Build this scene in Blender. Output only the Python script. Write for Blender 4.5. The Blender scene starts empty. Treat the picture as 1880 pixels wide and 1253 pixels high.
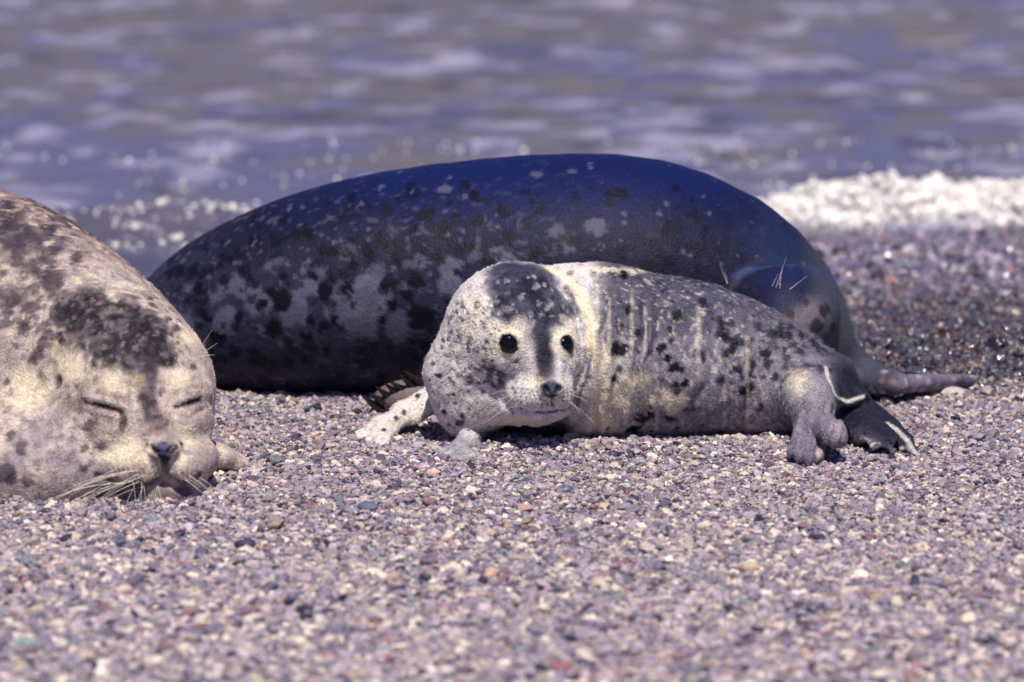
import bpy, math, random
import numpy as np
from mathutils import Vector
from mathutils.bvhtree import BVHTree

# ------------------------------------------------------------------ camera, sky, sun, exposure
sc = bpy.context.scene
PITCH = math.radians(10.0)
DIST, WIDTH = 7.0, 1.30
W0, H0 = 1880.0, 1253.0
FPX = W0 * DIST / WIDTH
CAM = np.array([0.0, -DIST * math.cos(PITCH), 1.35])
cd = bpy.data.cameras.new('camera')
cam = bpy.data.objects.new('camera', cd)
sc.collection.objects.link(cam)
cam.location = CAM
cam.rotation_euler = (math.pi / 2 - PITCH, 0, 0)
cd.sensor_width = 36.0
cd.lens = 36.0 * DIST / WIDTH
cd.clip_start, cd.clip_end = 0.1, 2000
cd.dof.use_dof = True
cd.dof.focus_distance = 6.92
cd.dof.aperture_fstop = 4.2
sc.camera = cam

SUN_EL, SUN_AZ = math.radians(64), math.radians(4)      # azimuth from the camera side towards the right
sd = np.array([math.sin(SUN_AZ) * math.cos(SUN_EL), -math.cos(SUN_AZ) * math.cos(SUN_EL), math.sin(SUN_EL)])
w = bpy.data.worlds.new('World'); sc.world = w; w.use_nodes = True
nt = w.node_tree; bg = nt.nodes['Background']
sky = nt.nodes.new('ShaderNodeTexSky'); sky.sky_type = 'NISHITA'; sky.sun_disc = False
sky.sun_elevation = SUN_EL; sky.sun_rotation = math.atan2(sd[0], sd[1]); sky.air_density = 1.6; sky.dust_density = 0.3; sky.ozone_density = 4.0
tint = nt.nodes.new('ShaderNodeMix'); tint.data_type = 'RGBA'; tint.blend_type = 'MULTIPLY'; tint.inputs[0].default_value = 1
tint.inputs[7].default_value = (0.76, 0.62, 1.2, 1)
nt.links.new(sky.outputs[0], tint.inputs[6]); nt.links.new(tint.outputs[2], bg.inputs[0])
bg.inputs[1].default_value = 0.05
sl = bpy.data.lights.new('sun', 'SUN'); sl.energy = 5.0; sl.angle = math.radians(0.5); sl.color = (1.0, 0.91, 0.80)
so = bpy.data.objects.new('sun', sl); sc.collection.objects.link(so)
so.rotation_euler = Vector(-sd).to_track_quat('-Z', 'Y').to_euler()
sc.view_settings.view_transform = 'Standard'; sc.view_settings.look = 'None'
sc.view_settings.exposure = 0.06; sc.view_settings.gamma = 1.0
try:
    sc.cycles.use_denoising = True; sc.cycles.max_bounces = 5; sc.cycles.sample_clamp_indirect = 6
    sc.cycles.use_fast_gi = False
except Exception: pass

# ------------------------------------------------------------------ helpers
rng = np.random.default_rng(7); random.seed(7)
cp, sp = math.cos(PITCH), math.sin(PITCH)
def ray(px, py):
    x = (px - W0 / 2) / FPX; y = -(py - H0 / 2) / FPX
    return np.array([x, cp + y * sp, -sp + y * cp])
def P(px, py, Y):                       # point of the real scene at depth Y
    d = ray(px, py); return CAM + d * ((Y - CAM[1]) / d[1])
def G(px, py, z=0.0):                   # point at height z
    d = ray(px, py); return CAM + d * ((z - CAM[2]) / d[2])
def R(px, Y): return px * (Y - CAM[1]) / cp / FPX      # size in metres of px photo pixels at depth Y

def _hash(ix, iy, iz, seed):
    h = (ix.astype(np.int64) * 374761393 + iy.astype(np.int64) * 668265263 + iz.astype(np.int64) * 2147483647 + seed * 974711) & 0xffffffff
    h = ((h ^ (h >> 13)) * 1274126177) & 0xffffffff
    h = ((h ^ (h >> 16)) * 2246822519) & 0xffffffff
    return ((h ^ (h >> 15)) & 0xffffff).astype(np.float32) / 0xffffff
def noise(p, s, seed=0):                # value noise -1..1, p (N,3), cell size s (scalar or 3)
    q = p / np.asarray(s, dtype=np.float64); i = np.floor(q); f = q - i; i = i.astype(np.int64)
    f = f * f * (3 - 2 * f); r = 0
    for dx in (0, 1):
        for dy in (0, 1):
            for dz in (0, 1):
                wgt = (f[:, 0] if dx else 1 - f[:, 0]) * (f[:, 1] if dy else 1 - f[:, 1]) * (f[:, 2] if dz else 1 - f[:, 2])
                r = r + wgt * _hash(i[:, 0] + dx, i[:, 1] + dy, i[:, 2] + dz, seed)
    return r * 2 - 1
def fbm(p, s, o=3, seed=0):
    s = np.asarray(s, dtype=np.float64); r = 0; a = 1; t = 0
    for k in range(o):
        r = r + a * noise(p, s / 2 ** k, seed + 17 * k); t += a; a *= 0.55
    return r / t
def sstep(a, b, x):
    t = np.clip((x - a) / (b - a), 0, 1); return t * t * (3 - 2 * t)

# signed distance pieces
def cone(p, a, b, ra, rb, fl=None):
    """round cone a->b; fl = (unit axis, factor): squashed along the axis"""
    a = np.asarray(a); b = np.asarray(b); ab = b - a
    v = p - a; t = np.clip(v @ ab / (ab @ ab + 1e-12), 0, 1)
    q = v - t[:, None] * ab
    r = ra + (rb - ra) * t
    if fl is not None:
        n, k = fl; n = np.asarray(n, float); n = n / np.linalg.norm(n); s = q @ n
        q = q + np.outer(s * (k - 1), n)
        return (np.sqrt((q * q).sum(1)) - r) / (0.5 + 0.5 * k)
    return np.sqrt((q * q).sum(1)) - r
def ball(p, c, r): q = p - c; return np.sqrt((q * q).sum(1)) - r
def ell(p, c, r, rot=None):
    q = p - c
    if rot is not None: q = q @ rot
    r = np.asarray(r, float); k0 = np.sqrt(((q / r) ** 2).sum(1)); k1 = np.sqrt(((q / r ** 2) ** 2).sum(1)) + 1e-9
    return k0 * (k0 - 1) / k1
def su(a, b, k):
    h = np.clip(0.5 + 0.5 * (b - a) / k, 0, 1); return b * (1 - h) + a * h - k * h * (1 - h)
def ss(a, b, k): return -su(-a, b, k)   # a minus b
def frame(f, up=(0, 0, 1)):
    f = np.asarray(f, float); f /= np.linalg.norm(f); r = np.cross(f, up); r /= np.linalg.norm(r); u = np.cross(r, f)
    return np.stack([r, f, u], 1)       # columns: right, forward, up

def nets(sdf, lo, hi, h):
    """surface nets of an sdf, evaluated finely only near the surface"""
    lo = np.array(lo, float); B = 8; n = np.ceil((np.array(hi) - lo) / (h * B)).astype(int)
    g = [lo[i] + (np.arange(n[i]) + 0.5) * h * B - 0.5 * h for i in range(3)]
    C = np.stack(np.meshgrid(*g, indexing='ij'), -1).reshape(-1, 3)
    dc = np.concatenate([sdf(c) for c in np.array_split(C, max(1, len(C) // 200000))])
    near = np.abs(dc) < h * B * 1.35
    D = np.repeat(dc.astype(np.float32)[:, None], B ** 3, 1)
    o = np.stack(np.meshgrid(*[np.arange(B)] * 3, indexing='ij'), -1).reshape(-1, 3)
    bi = np.stack(np.unravel_index(np.nonzero(near)[0], n), -1)
    pts = (lo + (bi[:, None, :] * B + o[None]) * h)
    flat = pts.reshape(-1, 3); out = np.empty(len(flat), np.float32)
    for s in range(0, len(flat), 400000): out[s:s + 400000] = sdf(flat[s:s + 400000])
    D[near] = out.reshape(-1, B ** 3)
    D = D.reshape(*n, B, B, B).transpose(0, 3, 1, 4, 2, 5).reshape(*(n * B))
    s = D < 0; N = D.shape
    cnt = np.zeros((N[0] - 1, N[1] - 1, N[2] - 1), np.int8)
    cor = [(a, b, c) for a in (0, 1) for b in (0, 1) for c in (0, 1)]
    for a, b, c in cor: cnt += s[a:N[0] - 1 + a, b:N[1] - 1 + b, c:N[2] - 1 + c]
    act = (cnt > 0) & (cnt < 8); ci = np.argwhere(act)
    idx = np.full(act.shape, -1, np.int32); idx[act] = np.arange(len(ci))
    acc = np.zeros((len(ci), 3)); k = np.zeros(len(ci))
    for e in [(p, q) for p in range(8) for q in range(p + 1, 8) if sum(x != y for x, y in zip(cor[p], cor[q])) == 1]:
        p0, p1 = np.array(cor[e[0]]), np.array(cor[e[1]])
        d0 = D[tuple((ci + p0).T)]; d1 = D[tuple((ci + p1).T)]; m = (d0 < 0) != (d1 < 0)
        t = np.where(m, d0 / np.where(m, d0 - d1, 1), 0)
        acc += np.where(m[:, None], p0 + t[:, None] * (p1 - p0), 0); k += m
    V = lo + (ci + acc / k[:, None]) * h
    F = []
    for ax in range(3):
        sl0 = [slice(1, -1)] * 3; sl0[ax] = slice(0, -1); sl1 = list(sl0); sl1[ax] = slice(1, None)
        A, Bs = s[tuple(sl0)], s[tuple(sl1)]
        e = np.argwhere(A != Bs); off = np.array([1, 1, 1]); off[ax] = 0; e = e + off
        inside = s[tuple(e.T)]
        u, v = [(1, 2), (2, 0), (0, 1)][ax]
        def cell(du, dv):
            c = e.copy(); c[:, u] -= du; c[:, v] -= dv; return idx[tuple(c.T)]
        q = np.stack([cell(1, 1), cell(0, 1), cell(0, 0), cell(1, 0)], 1)
        q[~inside] = q[~inside][:, ::-1]
        F.append(q)
    F = np.concatenate(F); F = F[(F >= 0).all(1)]
    def grad(Q):
        e = h * 0.6; gx = [sdf(Q + np.eye(3)[i] * e) - sdf(Q - np.eye(3)[i] * e) for i in range(3)]
        g_ = np.stack(gx, 1) / (2 * e); return g_
    for _ in range(2):
        g_ = grad(V); d = sdf(V); n2 = (g_ ** 2).sum(1) + 1e-6
        st = (d / n2)[:, None] * g_; L = np.linalg.norm(st, axis=1, keepdims=True) + 1e-12
        V = V - st * np.minimum(1, h * 0.7 / L)
    g_ = grad(V); Nn = g_ / (np.linalg.norm(g_, axis=1, keepdims=True) + 1e-9)
    return V, F, Nn

def link(name, me, mat=None, parent=None):
    o = bpy.data.objects.new(name, me); sc.collection.objects.link(o)
    if mat: me.materials.append(mat)
    if parent: o.parent = parent
    return o
def np_mesh(name, V, F, smooth=True):
    me = bpy.data.meshes.new(name); me.vertices.add(len(V)); me.vertices.foreach_set('co', np.asarray(V, np.float32).ravel())
    k = F.shape[1]; me.loops.add(F.size); me.loops.foreach_set('vertex_index', F.astype(np.int32).ravel())
    me.polygons.add(len(F)); me.polygons.foreach_set('loop_start', np.arange(0, F.size, k, dtype=np.int32))
    me.update(calc_edges=True)
    me.polygons.foreach_set('use_smooth', np.full(len(F), smooth)); me.update(); return me
def vcol(me, name, C, dom='POINT'):
    a = me.attributes.new(name, 'FLOAT_COLOR', dom); a.data.foreach_set('color', np.concatenate([C, np.ones((len(C), 1))], 1).astype(np.float32).ravel())
def tag(o, label=None, cat=None, group=None, kind=None):
    if label: o['label'] = label
    if cat: o['category'] = cat
    if group: o['group'] = group
    if kind: o['kind'] = kind
    return o
def s2l(*c):                            # 0-255 to linear
    c = np.array(c) / 255.0; return np.where(c < .04045, c / 12.92, ((c + .055) / 1.055) ** 2.4)

def mat(name):
    m = bpy.data.materials.new(name); m.use_nodes = True; return m, m.node_tree, m.node_tree.nodes['Principled BSDF']
def N(t, kind, **kw):
    n = t.nodes.new(kind)
    for k, v in kw.items():
        if hasattr(n, k): setattr(n, k, v)
        else: n.inputs[k].default_value = v
    return n
def mixc(t, fac, a, b, mode='MIX'):
    m = t.nodes.new('ShaderNodeMix'); m.data_type = 'RGBA'; m.blend_type = mode
    for i, v in ((0, fac), (6, a), (7, b)):
        if hasattr(v, 'links'): t.links.new(v, m.inputs[i])
        else: m.inputs[i].default_value = v if i == 0 else (*v, 1)[:4]
    return m.outputs[2]
def ramp(t, src, stops):
    r = t.nodes.new('ShaderNodeValToRGB'); e = r.color_ramp.elements
    e[0].position, e[0].color = stops[0][0], (*stops[0][1], 1); e[1].position, e[1].color = stops[-1][0], (*stops[-1][1], 1)
    for p_, c in stops[1:-1]: x = e.new(p_); x.color = (*c, 1)
    t.links.new(src, r.inputs[0]); return r.outputs[0]

def skin_mat(name, rough, spec, bump, coat=0.0, grain=0.35, sheen=0.0):
    m, t, b = mat(name)
    at = N(t, 'ShaderNodeAttribute', attribute_name='col'); tc = N(t, 'ShaderNodeTexCoord')
    n1 = N(t, 'ShaderNodeTexNoise', Scale=330.0, Detail=3.0); t.links.new(tc.outputs['Object'], n1.inputs['Vector'])
    n2 = N(t, 'ShaderNodeTexNoise', Scale=70.0, Detail=4.0, Distortion=1.2); t.links.new(tc.outputs['Object'], n2.inputs['Vector'])
    g = ramp(t, n1.outputs[0], [(0.3, (1 - grain,) * 3), (0.7, (1 + grain * .6,) * 3)])
    t.links.new(mixc(t, 1.0, at.outputs[0], g, 'MULTIPLY'), b.inputs['Base Color'])
    b.inputs['Roughness'].default_value = rough; b.inputs['Specular IOR Level'].default_value = spec
    b.inputs['Coat Weight'].default_value = coat; b.inputs['Coat Roughness'].default_value = 0.25
    b.inputs['Sheen Weight'].default_value = sheen
    ad = N(t, 'ShaderNodeMath', operation='ADD'); t.links.new(n1.outputs[0], ad.inputs[0]); t.links.new(n2.outputs[0], ad.inputs[1])
    bp = N(t, 'ShaderNodeBump', Strength=bump, Distance=0.003); t.links.new(ad.outputs[0], bp.inputs['Height']); t.links.new(bp.outputs[0], b.inputs['Normal'])
    return m
def hair_mat(name, rough=0.5, spec=0.3):
    m, t, b = mat(name); at = N(t, 'ShaderNodeAttribute', attribute_name='col')
    t.links.new(at.outputs[0], b.inputs['Base Color']); b.inputs['Roughness'].default_value = rough; b.inputs['Specular IOR Level'].default_value = spec
    return m
def plain(name, c, rough=0.5, spec=0.5, coat=0):
    m, t, b = mat(name); b.inputs['Base Color'].default_value = (*c, 1); b.inputs['Roughness'].default_value = rough
    b.inputs['Specular IOR Level'].default_value = spec; b.inputs['Coat Weight'].default_value = coat; return m

def fur(parent, m, V, F, Nn, col, count, length, lay, comb, clump, lift=0.5, width=0.00018, keep=None, cvar=.18, seed=3):
    """short hair over the whole hide; comb(points) gives the growing direction"""
    r = np.random.default_rng(seed)
    fc = V[F].mean(1); A = np.linalg.norm(np.cross(V[F[:, 2]] - V[F[:, 0]], V[F[:, 3]] - V[F[:, 1]]), axis=1) / 2
    wgt = A.copy()
    if keep is not None: wgt = wgt * keep(fc)
    f = r.choice(len(F), count, p=wgt / wgt.sum())
    a = r.random((count, 2)); q = V[F[f]]
    w4 = np.stack([(1 - a[:, 0]) * (1 - a[:, 1]), a[:, 0] * (1 - a[:, 1]), a[:, 0] * a[:, 1], (1 - a[:, 0]) * a[:, 1]], 1)[..., None]
    root = (q * w4).sum(1); n = (Nn[F[f]] * w4).sum(1); n /= np.linalg.norm(n, axis=1, keepdims=True) + 1e-9
    c = (col[F[f]] * w4).sum(1)
    d = comb(root); d = d - (d * n).sum(1, keepdims=True) * n; d /= np.linalg.norm(d, axis=1, keepdims=True) + 1e-9
    wob = np.stack([noise(root, clump, seed + i) for i in range(3)], 1); wob2 = r.normal(0, .22, (count, 3))
    L = (length * (0.6 + .8 * r.random(count)))[:, None]
    if callable(lay): ly = lay(root)[:, None]
    else: ly = lay
    dir1 = d * ly + n * lift + wob * .75 + wob2; dir1 /= np.linalg.norm(dir1, axis=1, keepdims=True)
    dir2 = d * ly * 1.4 + n * lift * .25 + wob * 1.0 + wob2; dir2 /= np.linalg.norm(dir2, axis=1, keepdims=True)
    p0 = root - n * 0.0006; p1 = p0 + dir1 * L * .5; p2 = p1 + dir2 * L * .5
    pts = np.stack([p0, p1, p2], 1).reshape(-1, 3)
    hc = bpy.data.hair_curves.new('fur'); hc.add_curves([3] * count)
    hc.attributes['position'].data.foreach_set('vector', pts.astype(np.float32).ravel())
    ra = hc.attributes.get('radius') or hc.attributes.new('radius', 'FLOAT', 'POINT')
    ra.data.foreach_set('value', np.tile(np.array([1, .8, .15], np.float32) * width, count))
    c = np.clip(c * (1 + cvar * r.normal(0, 1, (count, 1)) + .28 * noise(root, clump * .5, seed + 9)[:, None]), .003, .9)
    ca = hc.attributes.new('col', 'FLOAT_COLOR', 'CURVE'); ca.data.foreach_set('color', np.concatenate([c, np.ones((count, 1))], 1).astype(np.float32).ravel())
    hc.materials.append(m); o = bpy.data.objects.new('fur', hc); sc.collection.objects.link(o); o.parent = parent
    o['kind'] = 'stuff'; return o

def strands(name, lines, m, parent, r0=0.0006, r1=0.00015):
    V = []; F = []
    for L in lines:
        L = np.asarray(L); n = len(L)
        for i, q in enumerate(L):
            t_ = L[min(i + 1, n - 1)] - L[max(i - 1, 0)]; t_ = t_ / np.linalg.norm(t_)
            a_ = np.cross(t_, [.3, .2, 1]); a_ /= np.linalg.norm(a_); b_ = np.cross(t_, a_); r_ = r0 + (r1 - r0) * i / (n - 1)
            for k in range(4):
                an = k * math.pi / 2; V.append(q + r_ * (a_ * math.cos(an) + b_ * math.sin(an)))
            if i:
                o_ = len(V) - 8
                for k in range(4): F.append((o_ + k, o_ + (k + 1) % 4, o_ + 4 + (k + 1) % 4, o_ + 4 + k))
    return link(name, np_mesh(name, np.array(V), np.array(F)), m, parent)

def smooth_nodes(nodes, m):             # Catmull-Rom through (point, radius) nodes
    A = np.array([[*c, r_] for c, r_ in nodes]); A = np.vstack([2 * A[0] - A[1], A, 2 * A[-1] - A[-2]]); out = []
    for i in range(1, len(A) - 2):
        for j in range(m):
            t_ = j / m; p0, p1, p2, p3 = A[i - 1:i + 3]
            out.append(.5 * (2 * p1 + (p2 - p0) * t_ + (2 * p0 - 5 * p1 + 4 * p2 - p3) * t_ ** 2 + (3 * p1 - p0 - 3 * p2 + p3) * t_ ** 3))
    out.append(A[-2]); return [(o_[:3], o_[3]) for o_ in out]
class Hide:
    """a seal's hide: mesh arrays and its markings"""
    def __init__(s, V, F, Nn, base):
        s.V, s.F, s.N = V, F, Nn; s.c = np.tile(np.asarray(base, float), (len(V), 1))
        s.bvh = BVHTree.FromPolygons(V.tolist(), F.tolist())
    def hit(s, px, py):
        d = ray(px, py); d /= np.linalg.norm(d); h = s.bvh.ray_cast(Vector(CAM), Vector(d))
        return None if h[0] is None else np.array(h[0])
    def mix(s, m, col): s.c = s.c * (1 - m[:, None]) + np.asarray(col) * m[:, None]
    def blot(s, c, r, col, a=1.0, soft=.35, rag=.35, seed=0, sc_=(1, 1, 1)):
        if c is None: return
        q = (s.V - c) / np.asarray(sc_); d = np.sqrt((q * q).sum(1)); near = d < r * 2.2
        if not near.any(): return
        dd = d[near] / r + rag * fbm(s.V[near], r * .7, 2, seed)
        m = a * (1 - sstep(1 - soft, 1 + soft, dd)); s.c[near] = s.c[near] * (1 - m[:, None]) + np.asarray(col) * m[:, None]
    def px(s, x, y, r, col, **k):
        c = s.hit(x, y); k.setdefault('sc_', (1, 2.4, 1))
        if c is not None: s.blot(c, R(r, c[1]), col, **k)
    def line(s, pts, r, col, a=1.0, soft=.5):
        pts = [p_ for p_ in pts if p_ is not None]
        for p0, p1 in zip(pts, pts[1:]):
            m = a * (1 - sstep(r * (1 - soft), r * (1 + soft), cone(s.V, p0, p1, 0, 0))); s.mix(m, col)
    def pxline(s, pts, r, col, **k):
        h = [s.hit(*q) for q in pts]; h = [q for q in h if q is not None]
        if len(h) > 1: s.line(h, R(r, h[0][1]), col, **k)
    def build(s, name, m, parent):
        me = np_mesh(name, s.V, s.F); vcol(me, 'col', np.clip(s.c, .002, .9)); return link(name, me, m, parent)
def root(name, loc, label, cat, group=None):
    o = bpy.data.objects.new(name, None); sc.collection.objects.link(o); tag(o, label, cat, group); return o

# ------------------------------------------------------------------ ground and shore
WATER = -0.035
def shore(x): return 1.70 + 0.33 * x + 0.05 * np.sin(x * 3.1)
def ground_z(x, y):
    p = np.stack([x, y, 0 * x], 1)
    z = 0.010 * fbm(p, .55, 3, 5) + 0.004 * fbm(p, .12, 2, 9)
    z += 0.012 * np.exp(-((x - .2) / .24) ** 2 - ((y + .055) / .06) ** 2)      # gravel heaped against the pup
    z += 0.030 * np.exp(-((x - .95) / .5) ** 2 - ((y - .68) / .16) ** 2)         # ridge of wet stones behind
    d = shore(x) - y
    z += np.where(d < .55, -.035 * ((.55 - d) / .55) ** 1.3, 0)
    z = np.where(d < 0, WATER - .01 + d * .09, z)
    return np.maximum(z, -3.0)
def axis(a, b, step, lo, hi, grow=1.25):
    c = list(np.arange(a, b, step)); s_ = step
    while c[-1] < hi: s_ *= grow; c.append(c[-1] + s_)
    s_ = step
    while c[0] > lo: s_ *= grow; c.insert(0, c[0] - s_)
    return np.array(c)
def sheet(name, xs, ys, zf):
    X, Y = np.meshgrid(xs, ys); z = zf(X.ravel(), Y.ravel()); V = np.stack([X.ravel(), Y.ravel(), z], 1)
    i = np.arange(len(ys) - 1)[:, None] * len(xs) + np.arange(len(xs) - 1)[None]; i = i.ravel()
    return np_mesh(name, V, np.stack([i, i + 1, i + 1 + len(xs), i + len(xs)], 1)), V
me, _ = sheet('beach_ground', axis(-1.6, 1.6, .02, -90, 90), axis(-1.9, 2.6, .02, -60, 60), ground_z)
m, t, b = mat('beach_grit'); tc = N(t, 'ShaderNodeTexCoord')
vo = N(t, 'ShaderNodeTexVoronoi', Scale=170.0); t.links.new(tc.outputs['Object'], vo.inputs['Vector'])
c = ramp(t, vo.outputs['Color'], [(0.1, (.03, .03, .06)), (.4, (.15, .13, .15)), (.7, (.28, .24, .22)), (.95, (.45, .4, .33))])
t.links.new(c, b.inputs['Base Color']); b.inputs['Roughness'].default_value = .8
bp = N(t, 'ShaderNodeBump', Strength=1.0, Distance=.004, invert=True); t.links.new(vo.outputs['Distance'], bp.inputs['Height']); t.links.new(bp.outputs[0], b.inputs['Normal'])
tag(link('beach_ground', me, m), kind='structure')

# gravel: countless stones, one object
def gravel(name, pts, size, cols, m, seed, flat=.62):
    n = len(pts); r = np.random.default_rng(seed)
    me = bpy.data.meshes.new(name); me.vertices.add(n); me.vertices.foreach_set('co', pts.astype(np.float32).ravel())
    e = np.stack([r.normal(0, .35, n), r.normal(0, .35, n), r.random(n) * 6.283], 1)
    s_ = np.stack([size * (1 + .3 * r.random(n)), size * (.75 + .2 * r.random(n)), size * (flat + .25 * r.random(n))], 1)
    for nm, arr in (('rot', e), ('scl', s_)):
        a = me.attributes.new(nm, 'FLOAT_VECTOR', 'POINT'); a.data.foreach_set('vector', arr.astype(np.float32).ravel())
    vcol(me, 'pcol', cols); a = me.attributes.new('pidx', 'INT', 'POINT'); a.data.foreach_set('value', r.integers(0, 7, n).astype(np.int32))
    o = link(name, me); t = bpy.data.node_groups.new(name, 'GeometryNodeTree')
    t.interface.new_socket('Geometry', in_out='INPUT', socket_type='NodeSocketGeometry'); t.interface.new_socket('Geometry', in_out='OUTPUT', socket_type='NodeSocketGeometry')
    gi, go = t.nodes.new('NodeGroupInput'), t.nodes.new('NodeGroupOutput'); g2 = t.nodes.new('GeometryNodeGeometryToInstance')
    for k in range(7):
        ic = t.nodes.new('GeometryNodeMeshIcoSphere'); ic.inputs['Radius'].default_value = 1; ic.inputs['Subdivisions'].default_value = 3
        po = t.nodes.new('GeometryNodeInputPosition'); ad = t.nodes.new('ShaderNodeVectorMath'); ad.inputs[1].default_value = (k * 7.3, k * 3.1, k)
        ns = t.nodes.new('ShaderNodeTexNoise'); ns.inputs['Scale'].default_value = .75 + .12 * k; ns.inputs['Detail'].default_value = 1.5
        su_ = t.nodes.new('ShaderNodeVectorMath'); su_.operation = 'SUBTRACT'; su_.inputs[1].default_value = (.5, .5, .5)
        ml = t.nodes.new('ShaderNodeVectorMath'); ml.operation = 'SCALE'; ml.inputs['Scale'].default_value = 1.9
        st = t.nodes.new('GeometryNodeSetPosition'); sm = t.nodes.new('GeometryNodeSetShadeSmooth'); mt = t.nodes.new('GeometryNodeSetMaterial'); mt.inputs['Material'].default_value = m
        L = t.links.new; L(po.outputs[0], ad.inputs[0]); L(ad.outputs[0], ns.inputs['Vector']); L(ns.outputs['Color'], su_.inputs[0]); L(su_.outputs[0], ml.inputs[0])
        L(ic.outputs['Mesh'], st.inputs['Geometry']); L(ml.outputs[0], st.inputs['Offset']); L(st.outputs[0], sm.inputs[0]); L(sm.outputs[0], mt.inputs[0]); L(mt.outputs[0], g2.inputs[0])
    ip = t.nodes.new('GeometryNodeInstanceOnPoints'); ip.inputs['Pick Instance'].default_value = True
    mp = t.nodes.new('GeometryNodeMeshToPoints'); L(gi.outputs[0], mp.inputs[0])
    def na(nm, ty):
        q = t.nodes.new('GeometryNodeInputNamedAttribute'); q.data_type = ty; q.inputs['Name'].default_value = nm; return q.outputs['Attribute']
    L(mp.outputs[0], ip.inputs['Points']); L(g2.outputs[0], ip.inputs['Instance']); L(na('pidx', 'INT'), ip.inputs['Instance Index'])
    er = t.nodes.new('FunctionNodeEulerToRotation'); L(na('rot', 'FLOAT_VECTOR'), er.inputs[0]); L(er.outputs[0], ip.inputs['Rotation']); L(na('scl', 'FLOAT_VECTOR'), ip.inputs['Scale'])
    L(ip.outputs[0], go.inputs[0]); md = o.modifiers.new('stones', 'NODES'); md.node_group = t; return o
def stone_mat(name, rough, wet=False):
    m, t, b = mat(name); at = N(t, 'ShaderNodeAttribute', attribute_name='pcol', attribute_type='INSTANCER'); tc = N(t, 'ShaderNodeTexCoord')
    ns = N(t, 'ShaderNodeTexNoise', Scale=2.3, Detail=4.0); t.links.new(tc.outputs['Object'], ns.inputs['Vector'])
    g = ramp(t, ns.outputs[0], [(.3, (.72,) * 3), (.7, (1.2,) * 3)]); t.links.new(mixc(t, 1., at.outputs[0], g, 'MULTIPLY'), b.inputs['Base Color'])
    b.inputs['Roughness'].default_value = rough; b.inputs['Specular IOR Level'].default_value = .5
    if wet: b.inputs['Coat Weight'].default_value = 1.0; b.inputs['Coat Roughness'].default_value = .12
    return m
DRY = np.array([s2l(*c) for c in [(208, 196, 168), (228, 216, 178), (160, 146, 150), (140, 128, 140), (175, 160, 155), (120, 112, 128), (190, 174, 168), (92, 84, 104), (56, 54, 80), (150, 112, 110), (120, 138, 140), (195, 165, 130), (235, 225, 195), (165, 155, 162)]])
DRY = DRY * .78 + .22 * DRY.mean(1, keepdims=True) * np.array([1.03, .95, 1.10])
PW = np.array([9, 6, 13, 13, 12, 9, 10, 6, 4, 3.5, 2.5, 2, 3.5, 12.]); PW /= PW.sum()
def stones_at(n, x0, x1, y0, y1, seed):
    r = np.random.default_rng(seed); x = r.uniform(x0, x1, n); y = r.uniform(y0, y1, n); return x, y, r

# ------------------------------------------------------------------ the pup
K = .03
pb = [(1115, 655, .10, 158), (1230, 661, .12, 151), (1335, 674, .12, 131), (1425, 700, .10, 108), (1490, 722, .07, 80), (1530, 738, .03, 55)]
PB = [(P(x, y, Y), R(r, Y)) for x, y, Y, r in pb]
PB = smooth_nodes(PB, 2)
nose_p = P(1013, 716, -.112)
creases = [(1096, 515, 800, .0050, 9), (1118, 540, 800, .0050, 8), (1160, 520, 790, .0052, 8), (1184, 560, 770, .0045, 8), (1282, 555, 730, .0042, 12), (1372, 610, 790, .0050, 11), (1330, 700, 790, .002, 10), (1205, 660, 800, .002, 10)]
def pup_core(p):
    d = None
    for (a, ra), (b_, rb) in zip(PB, PB[1:]):
        e = cone(p, a, b_, ra, rb); d = e if d is None else su(d, e, .008)
    # neck and head
    d = su(d, cone(p, P(1075, 640, .08), P(960, 640, .045), R(150, .08), R(128, .04)), .03)
    h = ell(p, P(945, 612, .02), (R(122, .02), .098, R(122, .02)))
    h = su(h, cone(p, P(930, 600, .02), P(872, 700, .015), R(100, .02), R(84, .01)), .03)          # cheek and nape swung to the left
    h = su(h, cone(p, P(862, 690, .02), P(862, 745, .012), R(84, .01), R(62, .01)), .02)
    h = su(h, cone(p, P(1000, 640, -.02), P(1000, 720, -.045), R(70, -.02), R(50, -.05)), .02)     # face
    d = su(d, h, .012)
    d = su(d, cone(p, P(1000, 625, -.035), P(1011, 702, -.078), .024, .017), .018)                  # bridge
    d = su(d, ell(p, P(972, 727, -.062), (.028, .028, .018)), .018)                                 # whisker pads
    d = su(d, ell(p, P(1032, 724, -.060), (.017, .024, .017)), .018)
    d = su(d, ell(p, P(1013, 716, -.086), (.015, .020, .011)), .008)                                # nose
    d = su(d, ell(p, P(985, 752, -.045), (.040, .036, .016)), .010)                                 # lower jaw
    d = su(d, cone(p, P(905, 735, -.01), P(985, 745, -.04), .033, .022), .015)
    # chest tucked back under the chin
    d = su(d, cone(p, P(862, 745, .03), P(862, 785, .03), R(50, .03), R(30, 0)), .02)
    d = su(d, cone(p, P(1080, 690, .09), P(990, 755, .10), R(120, .05), R(80, 0)), .03)
    d = su(d, cone(p, P(965, 585, .05), P(1120, 600, .09), R(95, .05), R(103, .1)), .02)           # nape level with the back
    return d
def onto(sdf, q):                       # slide a point along the line of sight onto the surface
    q = np.array(q, float); d = q - CAM; d /= np.linalg.norm(d); a = q - d * .25
    for _ in range(80):
        s_ = sdf(a[None])[0]; a = a + d * s_ * .8
        if abs(s_) < 5e-5: break
    return a
def nrm(sdf, q): 
    g = np.array([sdf((q + e)[None])[0] - sdf((q - e)[None])[0] for e in np.eye(3) * .004]); return g / np.linalg.norm(g)
pupS = [onto(pup_core, P(934, 630, -.1)), onto(pup_core, P(1041, 633, -.1))]
pupE = [q - nrm(pup_core, q) * .0070 for q in pupS]
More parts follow.
